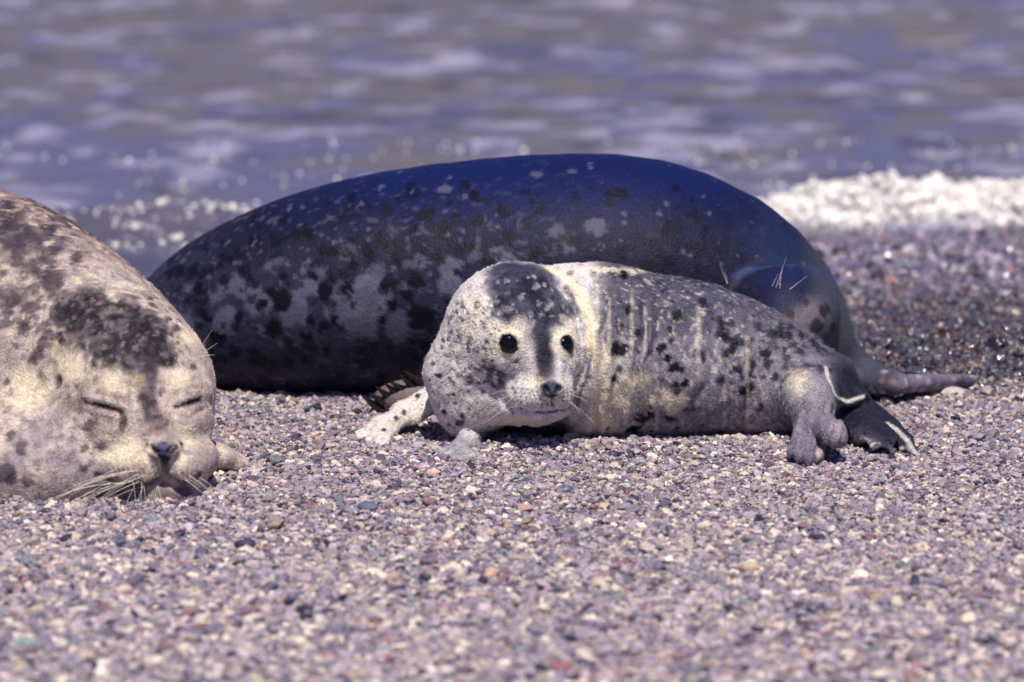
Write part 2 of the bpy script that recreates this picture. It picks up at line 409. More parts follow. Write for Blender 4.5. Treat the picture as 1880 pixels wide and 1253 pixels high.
_on = lambda *a: [onto(pup_core, P(x, y, -.1)) for x, y in a]
mo = _on((1052, 744), (1035, 751), (1012, 756), (985, 757), (955, 753))
ph1 = _on((1013, 730), (1014, 747)); nsl = [_on((999, 711), (1008, 722)), _on((1027, 711), (1019, 722))]
def pup_sdf(p):
    d = pup_core(p)
    for e, q in zip(pupE, pupS):
        n_ = nrm(pup_core, q); d = su(d, ball(p, q - n_ * .0120, .0168), .006)
        d = ss(d, ball(p, q - n_ * .0085, .0136), .0018)
    # mouth and nostril slits
    for a, b_ in zip(mo, mo[1:]): d = ss(d, cone(p, a, b_, .0016, .0016), .002)
    d = ss(d, cone(p, *ph1, .0016, .0016), .002)
    for a, b_ in nsl: d = ss(d, cone(p, a, b_, .0036, .0022), .0015)
    # fore flippers
    el = P(750, 757, .075); fl = ((.35, -.2, .8), 1.9)
    d = su(d, cone(p, P(830, 715, .10), el, .028, .0165, fl), .015)
    wr = P(708, 782, .055)
    f = cone(p, el, wr, .017, .014, fl)
    for q in [(660, 797, .010), (664, 806, .006), (676, 814, .004), (692, 818, .005), (706, 812, .008)]: f = su(f, cone(p, wr, G(*q), .0095, .0055, fl), .010)
    d = su(d, f, .012)
    f = cone(p, P(878, 795, .02), G(842, 828, .008), .015, .012)
    for q in [(810, 832, .006), (820, 839, .006), (836, 843, .006), (853, 843, .006), (868, 838, .008)]: f = su(f, cone(p, G(843, 826, .008), G(*q), .0095, .006), .006)
    d = su(d, f, .010)
    # hind limbs: the near one bent down to the gravel, its sole towards us
    kn = P(1488, 740, -.015)
    d = su(d, cone(p, P(1475, 715, .04), kn, R(60, 0), R(42, 0)), .02)
    an = P(1495, 780, -.05)
    f = cone(p, kn, an, R(42, 0), R(36, 0))
    for (q, r_) in [((1456, 830, .014), .009), ((1470, 838, .010), .0095), ((1488, 842, .009), .0095), ((1502, 838, .010), .009), ((1530, 795, .040), .017), ((1538, 806, .033), .013)]: f = su(f, cone(p, an, G(*q), .020, r_), .004)
    d = su(d, f, .012)
    # the far one, two webbed fans laid to the right
    a2 = P(1535, 685, .06); fl2 = ((-.45, -.45, .75), 1.9)
    f = cone(p, P(1490, 690, .07), a2, .034, .022)
    e = None
    for q in [P(1532, 728, -.005), P(1552, 738, -.008), P(1572, 738, -.004), P(1588, 728, .004)]:
        g = cone(p, a2, q, .011, .006, ((.2, -.8, .4), 1.6)); e = g if e is None else su(e, g, .009)
    f = su(f, e, .01)
    a3 = P(1562, 745, .03); e = None
    f = su(f, cone(p, a2, a3, .022, .012, fl2), .01)
    for q in [G(1682, 832, .004), G(1655, 822, .010), G(1640, 829, .012), P(1640, 782, -.02), P(1668, 806, -.06), G(1605, 822, .014), G(1578, 806, .016), G(1556, 790, .018)]:
        g = cone(p, a3, q, .0095, .0042, fl2); e = g if e is None else su(e, g, .018)
    mid = cone(p, a3, G(1632, 808, .020), .014, .014, ((-.45, -.45, .75), 3.6)); e = su(e, mid, .006)
    f = su(f, e, .008)
    d = su(d, f, .012)
    near = d < .02
    if near.any():
        q = p[near]; x, z = q[:, 0], q[:, 2]; dd = d[near]; front = 1 - sstep(.10, .22, q[:, 1])
        wx = .006 * noise(q, .05, 3)
        for (cx, y0, y1, am, wd) in creases:
            c0 = P(cx, (y0 + y1) / 2, .0); zt, zb = P(cx, y0, 0)[2], P(cx, y1, 0)[2]
            lean = .10 * (z - c0[2]); mk = sstep(zb - .02, zb + .02, z) * (1 - sstep(zt - .045, zt - .005, z)) * front
            u_ = x + 1.5 * wx + .003 * noise(q, .018, 44) - c0[0] - lean; dd = dd - 1.1 * am * np.exp(-(u_ / (wd * .00060)) ** 2) * mk + .55 * am * np.exp(-((u_ - wd * .0013) / (wd * .0007)) ** 2) * mk
        # thick collar fold behind the head
        ang = np.array([P(1030, 500, 0)[[0, 2]], P(1068, 540, 0)[[0, 2]], P(1088, 600, 0)[[0, 2]], P(1090, 660, 0)[[0, 2]], P(1075, 720, 0)[[0, 2]]])
        dm = np.full(len(q), 9.)
        for a, b_ in zip(ang, ang[1:]):
            v = q[:, [0, 2]] - a; ab = b_ - a; tt = np.clip(v @ ab / (ab @ ab), 0, 1); dm = np.minimum(dm, np.linalg.norm(v - tt[:, None] * ab, axis=1))
        tf = 1 - sstep(P(0, 530, 0)[2], P(0, 500, 0)[2], z); dd = dd - .006 * np.exp(-(dm / .010) ** 2) * front * (.25 + .75 * tf)
        dd = dd + .0011 * fbm(q, .022, 2, 8) + .0007 * noise(q, (.006, .006, .009), 19)
        ft = sstep(P(1440, 0, -.05)[0], P(1455, 0, -.05)[0], x) * (1 - sstep(P(1540, 0, -.05)[0], P(1552, 0, -.05)[0], x)) * (1 - sstep(.05, .075, z)) * (q[:, 1] < -.02)
        dd = dd + .0013 * np.cos((x - .35 * z) * 2 * math.pi / .0125) * ft
        dd = dd + .0035 * np.exp(-((dm - .0155) / .0045) ** 2) * front * (x < P(1092, 600, 0)[0]) * tf
        d = d.copy(); d[near] = dd
    return d
V, F, Nn = nets(pup_sdf, (-.24, -.24, -.03), (.56, .30, .29), .0024)
print('pup', len(V))
CREAM, GREY, DARK = s2l(222, 212, 190), s2l(150, 146, 158), s2l(38, 38, 62)
pup = root('seal_pup', None, 'small pale grey young seal with big open black eyes in front of the dark seal', 'seal', 'seals lying on the gravel beach')
H = Hide(V, F, Nn, s2l(200, 195, 196)); bx = P(1060, 600, 0)[0]
x, y, z = V.T
H.mix(sstep(P(1130, 600, 0)[0], P(1200, 600, 0)[0], x) * .9, s2l(132, 129, 143))
H.mix(sstep(.0, .5, fbm(V, (.006, .006, .02), 3, 61)) * sstep(bx, bx + .06, x) * .5, s2l(84, 82, 104)); H.mix(sstep(.1, .5, fbm(V, (.006, .006, .018), 2, 62)) * sstep(bx, bx + .06, x) * .4, s2l(200, 193, 190))
# cooler, darker back; pale belly and throat; small dark spots all over
H.mix(sstep(.10, .17, z + .010 * fbm(V, .03, 2, 1)) * sstep(bx, bx + .05, x) * .95, s2l(70, 70, 90))
H.mix(sstep(.25, .5, fbm(V, .03, 3, 31)) * .35 * sstep(bx, bx + .08, x), s2l(100, 98, 118))
H.mix(sstep(.0, .5, fbm(V, (.010, .010, .016), 2, 37)) * .40, s2l(106, 102, 120))
H.mix(sstep(.15, .5, fbm(V, (.0045, .0045, .006), 2, 38)) * .55, s2l(78, 76, 98)); H.mix(sstep(.2, .5, fbm(V, (.005, .005, .007), 2, 39)) * .45, s2l(225, 216, 200))
H.mix(sstep(P(1330, 600, 0)[0], P(1450, 600, 0)[0], x) * sstep(.06, .13, z) * .6, s2l(88, 84, 100))
H.mix(sstep(P(1440, 600, 0)[0], P(1520, 600, 0)[0], x) * .5, s2l(100, 97, 118))
for (a, b_, rr) in [(1080, 700, 30), (1075, 740, 26), (1100, 660, 26), (1095, 760, 26), (1120, 720, 22), (1110, 780, 20), (1145, 700, 18), (1150, 750, 20), (1180, 700, 14), (1210, 730, 20), (1235, 740, 22)]: H.px(a, b_, rr, s2l(236, 226, 198), a=.7, soft=.6, rag=.5, seed=a)
for a in range(1015, 1260, 16): H.px(a, 497 + max(0, a - 1180) * .16, 8, s2l(230, 222, 200), a=.75, soft=.6)  # sunlit top edge of the back, painted as a cream strip
r = np.random.default_rng(5); vis = np.nonzero(x > bx)[0]
for k in range(190):
    c = V[vis[r.integers(len(vis))]]; H.blot(c, r.choice([.0022, .003, .0038, .005]), s2l(26, 26, 48), a=.85, seed=k, rag=.5)
for (a, b_, rr) in [(1130, 640, 16), (1145, 643, 14), (1240, 580, 12), (1238, 675, 12), (1250, 678, 9), (1155, 570, 11), (1255, 705, 11), (1238, 708, 9), (1215, 640, 11), (1368, 715, 15), (1375, 712, 10), (1125, 695, 10), (1180, 770, 17), (1165, 790, 16), (1195, 762, 10), (1230, 770, 12), (1170, 612, 9), (1225, 660, 10), (1405, 650, 11), (1330, 620, 9), (1290, 556, 10), (1085, 503, 10), (1145, 503, 12), (1060, 515, 8), (1345, 640, 10), (1245, 577, 11), (1285, 650, 8), (1325, 600, 7), (1410, 648, 9)]:
    H.px(a, b_, rr * .78, s2l(18, 16, 30), rag=.8, seed=a)
for k in range(110): H.px(r.uniform(1320, 1540), r.uniform(590, 700), r.uniform(3, 8), s2l(24, 24, 44), rag=.9, seed=k, a=.8)
for (cx, y0, y1, am, wd) in creases: H.pxline([(cx + (500 - yy) * -.0, yy) for yy in range(y0 + 10, y1, 24)], wd * .36, s2l(224, 214, 198), a=.36, soft=.9)
# face: white ground, dark crown, stripe down the nose
hx = P(1092, 600, 0)[0]
H.mix((1 - sstep(hx - .01, hx + .004, x)) * .9, s2l(222, 216, 214))
H.mix((1 - sstep(hx - .01, hx + .004, x)) * .7 * sstep(.05, .5, fbm(V, .011, 2, 44)) * sstep(.05, .10, z), s2l(150, 146, 160))
for (a, b_, rr) in [(940, 510, 42), (985, 525, 40), (955, 545, 40), (1000, 555, 38), (925, 570, 30), (965, 580, 30), (1020, 580, 26), (1045, 570, 18), (910, 530, 22), (1040, 590, 14), (975, 498, 36), (930, 500, 30)]:
    H.px(a, b_, rr, s2l(52, 52, 76), a=.78, soft=.5, rag=.7, seed=a)
for (a, b_, rr) in [(965, 530, 17), (985, 545, 15), (950, 540, 12), (915, 560, 12), (1000, 520, 10), (935, 580, 10), (1010, 575, 9)]: H.px(a, b_, rr, s2l(22, 24, 44), a=.85, soft=.5, rag=.8, seed=b_)
H.pxline([(990, 585), (996, 620), (1000, 655), (1003, 685)], 17, s2l(38, 38, 60), a=.85, soft=.6)
H.pxline([(1000, 640), (1003, 676)], 12, s2l(28, 28, 48), a=.75, soft=.8)
for a, b_, rr, cc in [(905, 607, 15, 235), (955, 600, 15, 230), (1048, 598, 14, 230), (905, 650, 14, 225), (1050, 660, 12, 235), (985, 703, 13, 228), (1036, 702, 10, 225), (935, 655, 16, 215), (880, 560, 18, 225), (860, 600, 18, 210)]:
    H.px(a, b_, rr, s2l(cc, cc - 8, cc - 28), a=.8, soft=.7, rag=.4, seed=a)
for (a, b_, rr) in [(905, 690, 16), (895, 672, 10), (915, 705, 12), (920, 690, 10), (945, 660, 9)]: H.px(a, b_, rr, s2l(62, 60, 84), a=.8, rag=.8, seed=b_)
for k in range(170): H.px(r.uniform(790, 915), r.uniform(555, 705), r.uniform(1.8, 4), s2l(66, 62, 84), a=.85, rag=1.0, seed=k)
for k in range(120): H.px(r.uniform(790, 925), r.uniform(545, 705), r.uniform(2, 5), s2l(238, 230, 216), a=.7, rag=1.0, seed=k + 7)
for k in range(70): H.px(r.uniform(905, 1050), r.uniform(500, 600), r.uniform(2, 6), s2l(*[(28, 30, 50), (140, 134, 148), (170, 164, 170)][k % 3]), a=.7, rag=1.0, seed=k)
for k in range(46): H.px(r.uniform(800, 960), r.uniform(690, 790), r.uniform(2, 4), s2l(70, 66, 90), a=.8, rag=.5, seed=k)
for (a, b_, rr) in [(845, 777, 9), (815, 756, 5), (850, 765, 6), (805, 690, 4), (833, 725, 4)]: H.px(a, b_, rr, s2l(30, 28, 46), rag=.5, seed=b_)
for rw in range(4):
    for k in range(8): H.px(942 + k * 9 + rw * 3, 712 + rw * 8 + k * 1.2, 2.0, s2l(60, 55, 70), a=.85, rag=.2)
    for k in range(3): H.px(1034 + k * 7, 712 + rw * 8, 2.0, s2l(60, 55, 70), a=.85, rag=.2)
H.px(1011, 716, 17, s2l(58, 58, 80), soft=.25, rag=.1); H.px(1000, 712, 8, s2l(18, 18, 34), soft=.4, rag=.1); H.px(1026, 712, 7, s2l(18, 18, 34), soft=.4, rag=.1)
H.pxline([(1013, 727), (1014, 746)], 2.6, s2l(40, 34, 48)); H.pxline([(1046, 747), (1035, 751), (1012, 756), (985, 757)], 2.2, s2l(60, 38, 44)); H.pxline([(1060, 745), (1066, 720), (1078, 690), (1085, 660)], 3.5, s2l(70, 68, 100), a=.8)  # nose groove, mouth, then painted shade in the collar crease
H.pxline([(1055, 735), (1052, 712), (1062, 690), (1078, 660)], 5, s2l(70, 72, 104), a=.6)  # bluish shadow beside the muzzle, painted along the collar crease
H.pxline([(1010, 495), (1045, 515), (1070, 550), (1086, 600), (1088, 650)], 11, s2l(238, 228, 196), a=.85)  # sun-catching rim of the collar fold, painted cream
for e in pupE:
    m_ = 1 - sstep(.019, .026, ball(V, e, 0)); H.mix(m_ * .8, s2l(232, 224, 200)); H.mix(1 - sstep(.0135, .0160, ball(V, e, 0)), s2l(12, 12, 24))
for (a, b_, rr) in [(905, 815, 26), (950, 825, 26), (1000, 820, 26), (900, 800, 34), (950, 800, 40), (1000, 795, 36), (1030, 790, 24), (930, 785, 30)]: H.px(a, b_, rr, s2l(44, 46, 76), a=.85, soft=.6, rag=.6, seed=a)  # shadow under the chin, painted dark onto the chest
H.line([P(748, 757, .075), P(708, 782, .055), G(668, 803, .006)], .024, s2l(216, 208, 200), a=.7); H.px(840, 820, 44, s2l(138, 134, 148), a=.8, soft=.6, rag=.5)
for a, b_ in [(767, 727), (742, 757), (728, 768), (705, 790)]: H.px(a, b_, 5, s2l(50, 46, 66), rag=.5, seed=a)
a3 = P(1562, 745, .03); a2 = P(1535, 685, .06)
H.line([a2, P(1560, 725, 0)], .028, s2l(16, 17, 36), a=.97); H.line([a3, G(1645, 818, .012)], .040, s2l(20, 21, 42), a=.97)
H.pxline([(1630, 778), (1645, 788), (1665, 808), (1682, 832)], 4, s2l(200, 194, 192), a=.8)
for L in ([a3, G(1682, 832, .006)], [P(1570, 765, .02), G(1578, 800, .02), G(1600, 815, .016)], [G(1600, 818, .016), G(1655, 824, .01)]): H.line(L, .004, s2l(206, 200, 200), a=.8)
H.pxline([(1516, 675), (1522, 700), (1532, 724), (1556, 738), (1584, 728)], 3.6, s2l(206, 200, 196), a=.85)
H.px(1490, 720, 34, s2l(150, 144, 154), soft=.6, a=.8); H.px(1490, 770, 40, s2l(128, 124, 140), soft=.6, a=.8); H.px(1475, 825, 30, s2l(112, 106, 126), soft=.6, a=.8); H.px(1535, 795, 18, s2l(165, 155, 162), soft=.6, a=.7)
H.px(1462, 700, 22, s2l(226, 218, 196), soft=.7, a=.7); H.px(1505, 832, 10, s2l(190, 180, 170), soft=.5, a=.6)
sm = skin_mat('pup_hide', .62, .2, .5, grain=.35)
body = H.build('body', sm, pup)
hm = hair_mat('pup_fur', .6, .14)
hc0 = P(1013, 700, -.09)
def comb_p(p):
    d = p - hc0; head = (1 - sstep(-.0, .06, p[:, 0] - bx))[:, None]
    return head * d / (np.linalg.norm(d, axis=1, keepdims=True) + 1e-6) + (1 - head) * np.array([.7, .2, -.55])
def keep_p(c):
    k = np.ones(len(c))
    for e in pupE: k *= ball(c, e, .0170) > 0
    k *= ball(c, onto(pup_core, nose_p), .015) > 0; k *= np.where(c[:, 1] > .2, .25, 1)
    k *= np.where((c[:, 0] > P(1545, 0, 0)[0]) & (c[:, 2] < .12), .02, 1) * np.where((c[:, 0] > P(1515, 0, .0)[0]) & (c[:, 2] < .105), .2, 1); return k
fur(pup, hm, V, F, Nn, H.c, 230000, .0036, 1.0, comb_p, .009, lift=.22, width=.00022, keep=keep_p, cvar=.22)
em = plain('eye_black', (.003, .003, .006), .07, .35)
def uv_ball(name, c, r_, m, parent, sc_=(1, 1, 1)):
    u, v = 24, 16; V_ = []; F_ = []
    for j in range(v + 1):
        for i in range(u):
            th, ph = math.pi * j / v, 2 * math.pi * i / u; V_.append(c + r_ * np.array([math.sin(th) * math.cos(ph), math.sin(th) * math.sin(ph), math.cos(th)]) * sc_)
    for j in range(v):
        for i in range(u): F_.append((j * u + i, (j + 1) * u + i, (j + 1) * u + (i + 1) % u, j * u + (i + 1) % u))
    return link(name, np_mesh(name, np.array(V_), np.array(F_)), m, parent)
for e, q in zip(pupE, pupS): uv_ball('eye', q - nrm(pup_core, q) * .0070, .0137, em, pup)
wm = plain('whisker_pale', (.75, .7, .62), .3, .5)
def whiskers(H, pts, dirs, lens, parent, sag=.3, r0=.0005, name='whisker'):
    L = []
    for (a, b_), dv, ln in zip(pts, dirs, lens):
        h = H.hit(a, b_)
        if h is None: continue
        dv = np.asarray(dv, float); dv /= np.linalg.norm(dv)
        L.append([h + dv * ln * t_ + np.array([0, 0, -sag]) * ln * t_ ** 2 for t_ in np.linspace(0, 1, 8)])
    for q in L: strands(name, [q], wm, parent, r0, .00012)
r = np.random.default_rng(8); A_, B_, C_ = [], [], []
for k in range(5): A_.append((r.uniform(940, 985), r.uniform(712, 745))); B_.append((-.8 + r.normal(0, .15), -.5, .0 + r.normal(0, .2))); C_.append(r.uniform(.025, .05))
for k in range(4): A_.append((r.uniform(1034, 1046), r.uniform(712, 742))); B_.append((.8, -.4, r.normal(0, .25))); C_.append(r.uniform(.02, .04))
whiskers(H, A_, B_, C_, pup, r0=.0002)
pup_hide = H

# ------------------------------------------------------------------ the pale adult on the left
lb = [(243, 712, -.205, 152), (150, 695, -.10, 212), (45, 676, -.01, 268), (-70, 655, .08, 312), (-250, 640, .20, 325), (-520, 640, .42, 300), (-820, 680, .60, 240), (-1080, 740, .72, 160), (-1250, 775, .80, 90)]
LB = [(P(x, y, Y), R(r, Y)) for x, y, Y, r in lb]
for i in range(3, len(LB)):   # keep the trunk resting on the beach
    c_, r_ = LB[i]; c_[2] = max(r_ * .92, min(c_[2], r_ * .97)) if i > 4 else c_[2]
LB0 = LB; LB = smooth_nodes(LB, 2)
SL = [[P(x, y, -.34) for x, y in [(158, 738), (175, 742), (192, 746), (208, 751), (222, 756)]], [P(x, y, -.33) for x, y in [(322, 748), (336, 743), (350, 738), (362, 735)]]]
def left_core(p):
    d = None
    for (a, ra), (b_, rb) in zip(LB, LB[1:]):
        e = cone(p, a, b_, ra, rb); d = e if d is None else su(d, e, .01)
    d = su(d, ell(p, P(110, 850, -.26), (.12, .10, .062)), .05)                   # jowl and throat on the stones
    d = su(d, ell(p, P(10, 850, -.22), (.14, .13, .07)), .05)
    d = su(d, cone(p, P(250, 740, -.25), P(262, 800, -.262), .086, .082), .03)      # face
    d = su(d, cone(p, P(262, 760, -.300), P(297, 822, -.350), .032, .024), .022)    # bridge of the nose
    d = su(d, cone(p, P(192, 852, -.300), P(256, 860, -.345), .031, .031), .012)    # whisker pads, long and full
    d = su(d, cone(p, P(362, 842, -.290), P(338, 858, -.342), .027, .027), .012)
    d = su(d, ell(p, P(301, 824, -.362), (.0205, .017, .0125)), .006)              # nose
    d = su(d, ell(p, P(290, 902, -.312), (.066, .052, .026)), .008)                # jaw tucked under
    d = su(d, cone(p, P(165, 715, -.275), P(225, 722, -.310), .016, .013), .020)    # brows
    d = su(d, cone(p, P(325, 716, -.300), P(362, 716, -.270), .013, .014), .020)
    d = su(d, cone(p, P(160, 785, -.280), P(222, 790, -.325), .018, .014), .022)    # cheek roll under each eye
    d = su(d, cone(p, P(335, 775, -.310), P(370, 775, -.270), .014, .014), .018)
    return d
_s = np.array([q for L in SL for q in L])
SLs = [[onto(left_core, q) for q in L] for L in SL]
mo = [onto(left_core, P(x, y, -.4)) for x, y in [(178, 872), (205, 886), (235, 893), (265, 892), (290, 882), (303, 876), (318, 882), (345, 886), (368, 872)]]
ph = [onto(left_core, P(x, y, -.4)) for x, y in [(303, 842), (303, 858), (303, 876)]]
nl = [onto(left_core, P(x, y, -.42)) for x, y in [(276, 822), (292, 832)]]; nr = [onto(left_core, P(x, y, -.42)) for x, y in [(322, 820), (310, 832)]]
ear = onto(left_core, P(105, 702, -.3)); tear = [onto(left_core, P(x, y, -.35)) for x, y in [(226, 758), (228, 775), (222, 792)]]
flL = ((0, -.3, 1.), 1.7)
def left_sdf(p):
    d = left_core(p)
    for L in SLs:
        for (a, b_), (r1, r2) in zip(zip(L, L[1:]), ((.0008, .0022), (.0022, .0024), (.0024, .0020), (.0018, .0008))): d = ss(d, cone(p, a, b_, r1, r2), .0025)
        for a, b_ in zip(L, L[1:]):
            for o_, w_ in ((.0065, .0036), (-.0070, .0050)): d = su(d, cone(p, a + [0, .0022, o_], b_ + [0, .0022, o_], w_, w_), .005)
    for L, w_ in ((mo, .0034), (ph, .0026), (nl, .0042), (nr, .0042), (tear, .0025)):
        for a, b_ in zip(L, L[1:]): d = ss(d, cone(p, a, b_, w_, w_), .003)
    d = ss(d, ball(p, ear, .006), .006)
    # far fore flipper peeping out right of the cheek, near one by the chest, hind flippers out of frame
    f = cone(p, P(330, 815, -.10), G(400, 838, .022), .030, .019, flL)
    for q in [(444, 852, .008), (438, 844, .012), (428, 838, .014), (428, 858, .006)]: f = su(f, cone(p, G(400, 838, .02), G(*q), .014, .008, flL), .012)
    d = su(d, f, .02)
    e0 = LB[-1][0]
    for s_ in (-1, 1):
        a = e0 + np.array([-.05, s_ * .05, -.02])
        for k in range(5): d = su(d, cone(p, a, a + np.array([-.17, s_ * .05 + .03 * (k - 2), -.0]), .022, .009), .015)
    near = d < .02
    if near.any():
        q = p[near]; dd = d[near] + .0010 * fbm(q, .020, 2, 8) + .004 * fbm(q, .10, 2, 18) * sstep(-.15, .05, q[:, 1])
        # furrows on the neck behind the head
        ax = P(235, 745, -.22); dist = np.linalg.norm((q - ax) * [1, .9, 1], axis=1)
        dd = dd - .0015 * np.sin((dist - .14) * 2 * math.pi / .035 + 1.5 * noise(q, .08, 2)) * sstep(.135, .16, dist) * (1 - sstep(.24, .32, dist)) * sstep(.05, .12, q[:, 2])
        # creases round the eyes
        for L in SLs:
            c0 = L[2]; qq = q - c0; rr = np.sqrt(qq[:, 0] ** 2 * .35 + qq[:, 2] ** 2)
            dd = dd - .0004 * np.sin(rr * 2 * math.pi / .009) * sstep(.009, .014, rr) * (1 - sstep(.02, .032, rr)) * (np.abs(qq[:, 1]) < .05)
        d = d.copy(); d[near] = dd
    return d
lo = np.array([-2.1, -.50, -.03]); 
V, F, Nn = nets(left_sdf, lo, (-.28, 1.15, .52), .0034)
print('left', len(V))
left = root('adult_seal', None, 'pale blotchy seal asleep with closed eyes and long whiskers, its chin on the gravel', 'seal', 'seals lying on the gravel beach')
H = Hide(V, F, Nn, s2l(196, 182, 174))
H_tone = fbm(V, (.014, .014, .014), 2, 101); x, y, z = V.T
H.mix(sstep(.0, .45, fbm(V, .05, 3, 2)) * .5, s2l(160, 146, 136)); H.mix(sstep(.1, .5, fbm(V, .018, 3, 5)) * .45, s2l(140, 128, 128))
H.mix(sstep(.02, .14, y + .0) * sstep(.18, .28, z) * .45, s2l(150, 120, 116))
q_ = sstep(-.16, -.02, y) * sstep(.12, .2, z)
H.mix(q_ * .55, s2l(132, 104, 108)); H.mix(sstep(-.02, .2, fbm(V, .03, 3, 12)) * q_ * .85, s2l(52, 42, 50))
H.mix(sstep(.25, .45, fbm(V, .012, 2, 13)) * q_ * .6, s2l(56, 48, 60))
H.mix(sstep(.22, .40, fbm(V, (.016, .016, .016), 2, 15)) * .55 * sstep(-.24, -.12, y + x * .0) , s2l(72, 64, 76))
H.mix(sstep(.1, .5, fbm(V, (.009, .009, .012), 2, 91)) * .4, s2l(108, 92, 96)); H.mix(sstep(.15, .5, fbm(V, (.010, .010, .013), 2, 92)) * .5, s2l(236, 222, 192))
for k, (a, b_, rr) in enumerate([(150, 560, 38), (190, 580, 40), (230, 600, 42), (270, 625, 40), (300, 640, 30), (140, 600, 34), (180, 630, 32), (225, 645, 34), (120, 575, 30), (265, 665, 30), (305, 660, 18), (285, 610, 26), (250, 575, 30), (110, 620, 16), (215, 660, 22)]):
    H.px(a, b_, rr * .98, s2l(34, 28, 40), a=.82, soft=.45, rag=1.2, seed=k)
for k in range(150): H.px(r.uniform(90, 330), r.uniform(540, 680), r.uniform(3, 9), s2l(22, 18, 28), a=.75, rag=1.0, seed=k)
for k in range(70): H.px(r.uniform(100, 330), r.uniform(545, 675), r.uniform(2, 5), s2l(130, 116, 122), a=.6, rag=1.0, seed=k)
for (a, b_, rr) in [(60, 440, 28), (90, 425, 16), (110, 450, 14), (20, 435, 30), (30, 480, 12), (20, 550, 26), (60, 560, 22), (10, 590, 16), (45, 605, 12), (70, 650, 12), (30, 410, 16), (100, 520, 22), (140, 475, 10), (10, 380, 16)]:
    H.px(a, b_, rr, s2l(54, 46, 60), a=.85, soft=.4, rag=.9, seed=a)
H.mix(sstep(.1, .45, H_tone) * .45, s2l(132, 118, 124)); H.mix(sstep(.0, .5, fbm(V, (.006, .006, .006), 2, 102)) * .25, s2l(96, 84, 94))
for (a, b_, rr) in [(60, 820, 36), (120, 860, 40), (20, 860, 36), (170, 870, 24), (150, 800, 22), (100, 780, 20)]: H.px(a, b_, rr, s2l(134, 126, 138), a=.5, soft=.7, rag=1.0, seed=a)
for k in range(60): H.px(r.uniform(180, 300), r.uniform(700, 880), r.uniform(1.5, 4), s2l(140, 116, 108), a=.5, rag=1.0, seed=k)
H.pxline([(262, 670), (268, 700), (272, 735), (282, 765), (290, 785)], 16, s2l(72, 60, 74), a=.7, soft=.6)
for k in range(50):
    t_ = r.random(); H.px(262 + 30 * t_ + r.normal(0, 13), 665 + 130 * t_, r.uniform(3, 8), s2l(*[(52, 42, 56), (120, 104, 110)][k % 4 == 0]), a=.7, rag=1.1, seed=k)
H.px(255, 700, 12, s2l(215, 200, 160), a=.4, soft=.6)
for (a, b_, rr) in [(12, 870, 22), (20, 880, 12), (50, 888, 12), (60, 660, 10), (75, 640, 6), (20, 800, 10), (155, 862, 7), (160, 858, 5), (355, 675, 7), (356, 695, 5), (165, 782, 10), (158, 786, 8), (190, 820, 9), (110, 690, 10), (75, 700, 12), (140, 710, 5), (155, 822, 8), (180, 818, 7), (352, 700, 4), (40, 820, 14), (15, 700, 8)]:
    H.px(a, b_, rr, s2l(66, 56, 70), a=.85, rag=.7, seed=a + 3)
for k in range(34): H.px(r.uniform(0, 130), r.uniform(380, 640), r.uniform(6, 16), s2l(70, 58, 68), a=.7, rag=1.0, seed=k)
for k in range(70): H.px(r.uniform(0, 180), r.uniform(630, 900), r.uniform(3, 8), s2l(112, 98, 104), a=.6, rag=.8, seed=k)
for (a, b_, rr) in [(120, 670, 30), (60, 720, 30), (140, 680, 20), (40, 690, 22), (330, 700, 20), (240, 820, 22), (205, 700, 24), (340, 800, 18), (215, 840, 20), (350, 620, 16)]: H.px(a, b_, rr, s2l(238, 226, 196), a=.6, soft=.7, rag=.6, seed=a)
for (a, b_, rr) in [(385, 780, 20), (378, 840, 20)]: H.px(a, b_, rr, s2l(158, 150, 146), a=.5, soft=.7)  # right cheek painted greyer, as the shaded side of the face
for L in SLs: H.line([q - [0, 0, .006] for q in L], .0030, s2l(236, 228, 206), a=.7); H.line([q - [0, 0, .012] for q in L[:4]], .0020, s2l(120, 102, 98), a=.6); H.line(L, .0032, s2l(12, 10, 20))
H.line([SLs[0][1], SLs[0][2], SLs[0][3]], .0042, s2l(12, 10, 20)); H.line(SLs[1][1:], .0044, s2l(12, 10, 20))
H.line([SLs[0][-1], tear[1], tear[2]], .0042, s2l(50, 36, 40), a=.8); H.blot(ear, .008, s2l(28, 26, 50), rag=.2)
H.line([q + [0, 0, .016] for q in SLs[0][:4]], .003, s2l(120, 100, 96), a=.5)
H.px(300, 824, 15, s2l(92, 88, 120), rag=.1, soft=.3); H.pxline([(303, 832), (303, 850)], 6, s2l(84, 80, 110), a=.9)
H.pxline([(270, 817), (282, 824), (294, 836), (299, 846)], 4.2, s2l(18, 16, 34)); H.pxline([(334, 814), (324, 820), (314, 832), (308, 844)], 4.2, s2l(18, 16, 34)); H.pxline([(274, 816), (300, 815), (330, 813)], 2.5, s2l(70, 66, 96), a=.8)
for (a, b_, rr) in [(225, 908, 18), (260, 912, 20), (300, 912, 20), (335, 908, 18), (185, 905, 16)]: H.px(a, b_, rr, s2l(72, 62, 76), a=.8, soft=.6, rag=.5, seed=a)  # shade beneath the whisker pads, painted onto the chin
H.pxline([(275, 815), (268, 840), (278, 870)], 5, s2l(232, 222, 186), a=.6); H.pxline([(328, 815), (336, 840), (326, 868)], 5, s2l(232, 222, 186), a=.6)
for L in ([(150, 728), (180, 722), (215, 730)], [(165, 768), (200, 776), (222, 770)], [(150, 780), (185, 792), (215, 800)], [(318, 728), (345, 722), (368, 724)], [(330, 765), (355, 760)], [(170, 800), (200, 812), (232, 815)], [(60, 740), (110, 730), (140, 740)], [(232, 700), (240, 720), (238, 742)]): H.pxline(L, 2.6, s2l(128, 110, 106), a=.55)
